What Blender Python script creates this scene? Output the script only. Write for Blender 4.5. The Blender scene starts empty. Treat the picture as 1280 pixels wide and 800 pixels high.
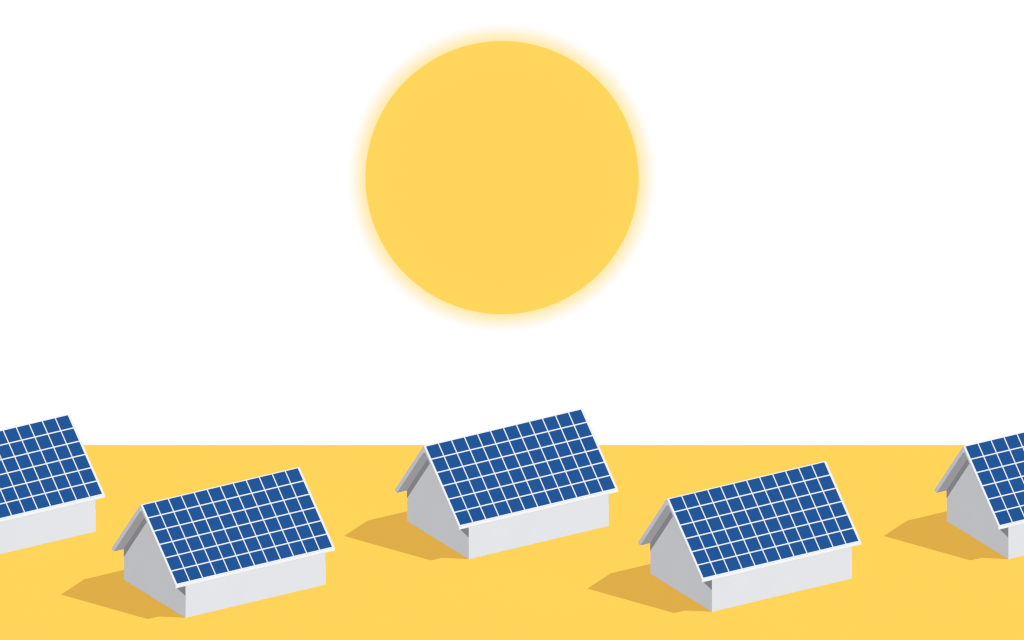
import bpy, math
from mathutils import Vector

# ------------------------------------------------------------------ set-up
scene = bpy.context.scene
col = scene.collection
U = 0.05                                   # metres per drawing unit
ELEV = math.radians(22.5)                  # how far the camera looks down
SE, CE = math.sin(ELEV), math.cos(ELEV)
YAW = math.radians(31.9)                   # how far the houses are turned


def lin(r, g, b):
    f = lambda c: c / 12.92 if c <= 0.04045 else ((c + 0.055) / 1.055) ** 2.4
    return (f(r / 255), f(g / 255), f(b / 255))


# ------------------------------------------------------------------ materials
def paint(name, rgb, vary=0.012, scale=0.6, rough=1.0):
    """matt paint with a very slight unevenness"""
    m = bpy.data.materials.new(name)
    m.use_nodes = True
    nt = m.node_tree
    nt.nodes.clear()
    out = nt.nodes.new('ShaderNodeOutputMaterial')
    bs = nt.nodes.new('ShaderNodeBsdfDiffuse')
    tc = nt.nodes.new('ShaderNodeTexCoord')
    no = nt.nodes.new('ShaderNodeTexNoise')
    no.inputs['Scale'].default_value = scale
    no.inputs['Detail'].default_value = 4
    ra = nt.nodes.new('ShaderNodeValToRGB')
    lo = [c * (1 - vary) for c in rgb]
    hi = [min(1, c * (1 + vary)) for c in rgb]
    ra.color_ramp.elements[0].position = 0.3
    ra.color_ramp.elements[1].position = 0.7
    ra.color_ramp.elements[0].color = (*lo, 1)
    ra.color_ramp.elements[1].color = (*hi, 1)
    nt.links.new(tc.outputs['Object'], no.inputs['Vector'])
    nt.links.new(no.outputs['Fac'], ra.inputs['Fac'])
    nt.links.new(ra.outputs['Color'], bs.inputs['Color'])
    nt.links.new(bs.outputs['BSDF'], out.inputs['Surface'])
    return m


AMB = 0.90                                  # ambient light level
M = {
    'ground': paint('yellow_ground', (0.828, 0.470, 0.0725), 0.006, 0.08),
    'side': paint('sunlit_wall_off_white', (0.674, 0.687, 0.705), 0.008, 0.5),
    'gable': paint('shaded_wall_grey', (0.560, 0.565, 0.582), 0.008, 0.5),  # gable shade put into the colour, darker than the sides
    'roof': paint('white_roof_sheet', (0.655, 0.660, 0.672), 0.008, 0.5),
    'edge': paint('shaded_roof_edge', (0.545, 0.550, 0.570), 0.008, 0.5),
    'soffit': paint('shaded_soffit_grey', (0.345, 0.345, 0.365), 0.008, 0.5),  # underside shade put into the colour
    'roof_shade': paint('dark_grey_roof_shade', (0.245, 0.245, 0.262), 0.008, 0.5),  # colour of the roof's shade on the gables
    'fascia': paint('white_fascia', (0.780, 0.785, 0.795), 0.008, 0.5),
    'frame': paint('white_panel_frame', (0.600, 0.640, 0.680), 0.004, 1.0),
    'panel': paint('blue_solar_glass', tuple(c / 1.445 for c in lin(35, 87, 153)), 0.03, 0.9),
}


def sun_material():
    m = bpy.data.materials.new('glowing_yellow_sun')
    m.use_nodes = True
    nt = m.node_tree
    nt.nodes.clear()
    out = nt.nodes.new('ShaderNodeOutputMaterial')
    em = nt.nodes.new('ShaderNodeEmission')
    em.inputs['Color'].default_value = (*SUN_RGB, 1)
    nt.links.new(em.outputs['Emission'], out.inputs['Surface'])
    m.cycles.emission_sampling = 'NONE'
    return m


def halo_material(r0, r1, dens):
    """thin glowing gas round the sun, thickest at its surface"""
    m = bpy.data.materials.new('pale_yellow_glow')
    m.use_nodes = True
    nt = m.node_tree
    nt.nodes.clear()
    out = nt.nodes.new('ShaderNodeOutputMaterial')
    tc = nt.nodes.new('ShaderNodeTexCoord')
    ln = nt.nodes.new('ShaderNodeVectorMath')
    ln.operation = 'LENGTH'
    mr = nt.nodes.new('ShaderNodeMapRange')
    mr.inputs['From Min'].default_value = r0
    mr.inputs['From Max'].default_value = r1
    mr.inputs['To Min'].default_value = 1
    mr.inputs['To Max'].default_value = 0
    pw = nt.nodes.new('ShaderNodeMath')
    pw.operation = 'POWER'
    pw.inputs[1].default_value = 1.15
    mu = nt.nodes.new('ShaderNodeMath')
    mu.operation = 'MULTIPLY'
    mu.inputs[1].default_value = dens
    ab = nt.nodes.new('ShaderNodeVolumeAbsorption')
    ab.inputs['Color'].default_value = (0, 0, 0, 1)
    em = nt.nodes.new('ShaderNodeEmission')
    em.inputs['Color'].default_value = (1.0, 0.73, 0.107, 1)
    ad = nt.nodes.new('ShaderNodeAddShader')
    L = nt.links.new
    L(tc.outputs['Object'], ln.inputs[0])
    L(ln.outputs['Value'], mr.inputs['Value'])
    L(mr.outputs['Result'], pw.inputs[0])
    L(pw.outputs[0], mu.inputs[0])
    L(mu.outputs[0], ab.inputs['Density'])
    L(mu.outputs[0], em.inputs['Strength'])
    L(ab.outputs[0], ad.inputs[0])
    L(em.outputs[0], ad.inputs[1])
    L(ad.outputs[0], out.inputs['Volume'])
    m.cycles.emission_sampling = 'NONE'
    return m


SUN_RGB = lin(255, 211, 92)


# ------------------------------------------------------------------ mesh helpers
def mesh_obj(name, verts, faces, mats, parent=None, mat_index=None, smooth=False):
    me = bpy.data.meshes.new(name)
    me.from_pydata([Vector(v) for v in verts], [], faces)
    for m in mats:
        me.materials.append(m)
    if mat_index:
        for p, i in zip(me.polygons, mat_index):
            p.material_index = i
    for p in me.polygons:
        p.use_smooth = smooth
    import bmesh
    bm = bmesh.new()
    bm.from_mesh(me)
    bmesh.ops.recalc_face_normals(bm, faces=bm.faces)
    bm.to_mesh(me)
    bm.free()
    o = bpy.data.objects.new(name, me)
    col.objects.link(o)
    if parent:
        o.parent = parent
    return o


def prism(name, profile, l0, l1, mats, parent, end_mat=0, side_mats=None):
    """profile: (g, z) outline in drawing units, swept along the length l0..l1"""
    n = len(profile)
    v = [(l0 * U - CX, g * U - CY, z * U) for g, z in profile]
    v += [(l1 * U - CX, g * U - CY, z * U) for g, z in profile]
    f = [list(range(n)), list(range(2 * n - 1, n - 1, -1))]
    mi = [end_mat, end_mat]
    for i in range(n):
        j = (i + 1) % n
        f.append([i, j, n + j, n + i])
        mi.append(side_mats[i] if side_mats else 0)
    return mesh_obj(name, v, f, mats, parent, mi)


def tag(o, label=None, cat=None, group=None, kind=None):
    for k, val in (('label', label), ('category', cat), ('group', group), ('kind', kind)):
        if val:
            o[k] = val
    return o


# ------------------------------------------------------------------ the house
WL, WW = 206.1, 145.7                       # wall length and gable width
CX, CY = WL * U / 2, WW * U / 2             # the house's own origin: middle of its base
O0, O1 = -14.6, WL + 13.6                   # ends of the roof along the length
RG, RZ = 84.0, 126.7                        # ridge
EG, EZ = 0.5, 46.6                         # front eave, upper edge
BG, BZ = 152.5, 43.0                        # back eave, outer edge
KF = (RZ - EZ) / (RG - EG)
KB = (RZ - BZ) / (BG - RG)
TF, TB = 3.0, 9.0                           # roof thickness, measured upright


def back(g, d=0):
    return RZ - (g - RG) * KB - d


def front(g, d=0):
    return EZ + (g - EG) * KF - d


def make_house():
    root = bpy.data.objects.new('solar_house', None)
    root.empty_display_size = 2
    col.objects.link(root)
    # walls: one shell, light painted in: shaded gables grey, sunlit long sides paler
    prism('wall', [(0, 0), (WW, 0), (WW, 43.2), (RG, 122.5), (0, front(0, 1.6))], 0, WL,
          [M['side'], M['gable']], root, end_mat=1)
    # front slope and back slope of the roof; shade painted on ends and underside
    ra = 0.8
    rf = prism('roof', [(RG, RZ), (EG, EZ), (EG, EZ - TF), (RG, RZ - TF - ra)], O0, O1,
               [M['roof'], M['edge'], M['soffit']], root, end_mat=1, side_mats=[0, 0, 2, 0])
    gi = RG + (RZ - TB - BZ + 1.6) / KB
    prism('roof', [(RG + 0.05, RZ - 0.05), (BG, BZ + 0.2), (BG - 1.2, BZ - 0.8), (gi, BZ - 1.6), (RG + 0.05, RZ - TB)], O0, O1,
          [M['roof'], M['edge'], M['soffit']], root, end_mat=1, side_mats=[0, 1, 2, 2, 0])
    prism('fascia_board', [(EG - 0.06, EZ - 0.1), (EG - 0.72, EZ - 0.5), (EG - 0.72, EZ - TF - 0.4), (EG - 0.06, EZ - TF - 0.4)],
          O0, O1, [M['fascia']], root)
    # the roof's shade on the gables, modelled as thin dark pieces
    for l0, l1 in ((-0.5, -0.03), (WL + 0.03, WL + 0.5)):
        prism('roof_shade_strip', [(RG, RZ - TB - 0.6), (WW - 0.05, back(WW, TB + 0.6)), (WW - 0.05, back(WW, 19.6)), (RG, RZ - 19.6)],
              l0, l1, [M['roof_shade']], root)
        prism('eave_shade_wedge', [(0.4, 29.8), (0.4, 44.2), (26, front(26, TF + 0.5)), (26, 34.6)],
              l0, l1, [M['roof_shade']], root)
    # solar array on the front slope: a white frame and 72 blue panels
    lx0, lx1 = O0 + 3.0, O1 - 3.2
    s = math.hypot(RG - EG, RZ - EZ)
    dg, dz = -(RG - EG) / s, -(RZ - EZ) / s            # down the slope
    ng, nz = dz, -dg                                   # out of the slope (towards front and up)
    d0, d1 = 1.5, 113.9
    NC, NR, GAP = 12, 6, 1.65

    def P(l, d, h):
        return (l * U - CX, (RG + dg * d + ng * h) * U - CY, (RZ + dz * d + nz * h) * U)

    def slab(name, l0, l1, e0, e1, h0, h1, mat, parent, bev=0.0):
        b = bev
        v = [P(l0, e0, h0), P(l1, e0, h0), P(l1, e1, h0), P(l0, e1, h0),
             P(l0 + b, e0 + b, h1), P(l1 - b, e0 + b, h1), P(l1 - b, e1 - b, h1), P(l0 + b, e1 - b, h1)]
        f = [(3, 2, 1, 0), (4, 5, 6, 7), (0, 1, 5, 4), (1, 2, 6, 5), (2, 3, 7, 6), (3, 0, 4, 7)]
        return mesh_obj(name, v, f, [mat], parent)

    arr = slab('solar_array', lx0 - 2.9, lx1 + 3.1, d0 - 1.3, d1 + 1.9, 0.06, 0.5, M['frame'], root)
    pl, pd = (lx1 - lx0 + GAP) / NC, (d1 - d0 + GAP) / NR
    for r in range(NR):
        for c in range(NC):
            a, b = lx0 + c * pl, d0 + r * pd
            slab('solar_panel', a, a + pl - GAP, b, b + pd - GAP, 0.56, 0.85, M['panel'], arr, 0.12)
    return root


def copy_tree(o, parent=None):
    c = o.copy()
    col.objects.link(c)
    if parent:
        c.parent = parent
    for ch in list(o.children):
        copy_tree(ch, c)
    return c


Y0 = 699.0


def ground_xy(px, py):
    """drawing coordinates of a spot on the ground, in metres"""
    return (px - 640) * U, (Y0 - py) * U / SE


HOUSES = [
    (586.0, 699.0, 'middle house of the back row, directly under the yellow sun, roof crossing the horizon'),
    (-55.5, 706.0, 'farthest left house, its gable end cut off by the left edge of the picture'),
    (232.0, 772.3, 'front row house on the left, standing nearest the bottom of the picture'),
    (890.0, 764.8, 'front row house on the right, between the middle house and the right edge'),
    (1260.5, 699.0, 'farthest right house, mostly cut off by the right edge with its grey gable showing'),
]
cy_, sy_ = math.cos(YAW), math.sin(YAW)
proto = make_house()
for i, (px, py, label) in enumerate(HOUSES):
    o = proto if i == 0 else copy_tree(proto)
    x, y = ground_xy(px, py)
    o.location = (x + cy_ * CX - sy_ * CY, y + sy_ * CX + cy_ * CY, 0)
    o.rotation_euler = (0, 0, YAW)
    tag(o, label, 'house', 'white houses with blue solar panel roofs')

# ------------------------------------------------------------------ the ground: a plateau with a straight far edge
ey = (Y0 - 556.25) * U / SE
gx, fall = 400, 60
gv, gf = [], []
rows = [(-300, 0), (ey, 0), (ey + fall * 1.2, -fall)]
for y, z in rows:
    gv += [(-gx, y, z), (gx, y, z)]
for i in range(len(rows) - 1):
    gf.append((2 * i, 2 * i + 1, 2 * i + 3, 2 * i + 2))
g = mesh_obj('ground', gv, gf, [M['ground']])
if g.data.polygons[0].normal.z < 0:
    g.data.flip_normals()
tag(g, kind='structure')

# ------------------------------------------------------------------ the sun in the sky
SR, HR = 170.8 * U, 195 * U


def sphere(name, r, mat, parent=None, seg=192, rings=96):
    v, f = [(0, 0, r)], []
    for i in range(1, rings):
        t = math.pi * i / rings
        for j in range(seg):
            p = 2 * math.pi * j / seg
            v.append((r * math.sin(t) * math.cos(p), r * math.sin(t) * math.sin(p), r * math.cos(t)))
    v.append((0, 0, -r))
    b = len(v) - 1
    for j in range(seg):
        f.append((0, 1 + j, 1 + (j + 1) % seg))
        f.append((b, b - seg + (j + 1) % seg, b - seg + j))
    for i in range(rings - 2):
        for j in range(seg):
            k, k2 = 1 + i * seg, 1 + (i + 1) * seg
            f.append((k + j, k2 + j, k2 + (j + 1) % seg, k + (j + 1) % seg))
    return mesh_obj(name, v, f, [mat], parent, smooth=True)


sy = 95.0                                                   # how far back it hangs
sz = ((Y0 - 222.0) * U - sy * SE) / CE
sun = sphere('sun', SR, sun_material())
sun.location = ((627.5 - 640) * U, sy, sz)
tag(sun, 'big round golden yellow sun with a pale soft glow in the white sky', 'sun')
halo = sphere('halo', HR, halo_material(SR, HR, 0.18), sun)

# ------------------------------------------------------------------ light
SV = Vector((99.2, -12.3, 126.7)).normalized()              # towards the sunlight
ld = bpy.data.lights.new('sunlight', 'SUN')
ld.energy = 0.508 * math.pi / SV.z
ld.angle = math.radians(0.5)
ld.color = (1.0, 0.995, 0.985)
lo = bpy.data.objects.new('sunlight', ld)
lo.rotation_euler = SV.to_track_quat('Z', 'Y').to_euler()
lo.location = SV * 120
col.objects.link(lo)

w = bpy.data.worlds.new('World')
scene.world = w
w.use_nodes = True
bg = w.node_tree.nodes.get('Background') or w.node_tree.nodes.new('ShaderNodeBackground')
bg.inputs['Color'].default_value = (1, 1, 1, 1)             # plain white, evenly bright sky
bg.inputs['Strength'].default_value = 1.0
w.cycles.sampling_method = 'NONE'
w.light_settings.ao_factor = AMB
w.light_settings.distance = 0.01

# ------------------------------------------------------------------ camera
cd = bpy.data.cameras.new('camera')
cd.type = 'ORTHO'
cd.ortho_scale = 1280 * U
cd.clip_start = 0.1
cd.clip_end = 2000
cam = bpy.data.objects.new('camera', cd)
col.objects.link(cam)
ty = (Y0 - 400) * U / SE
cam.location = Vector((0, ty, 0)) + Vector((0, -CE, SE)) * 250
cam.rotation_euler = (math.pi / 2 - ELEV, 0, 0)
scene.camera = cam

# ------------------------------------------------------------------ render settings
scene.render.engine = 'CYCLES'
scene.cycles.filter_width = 1.25
c = scene.cycles
c.use_fast_gi = True                                        # even ambient light
c.fast_gi_method = 'REPLACE'
c.ao_bounces = 1
c.ao_bounces_render = 1
c.max_bounces = 4
c.use_denoising = False
scene.view_settings.view_transform = 'Standard'
scene.view_settings.look = 'None'
scene.view_settings.exposure = 0
scene.view_settings.gamma = 1
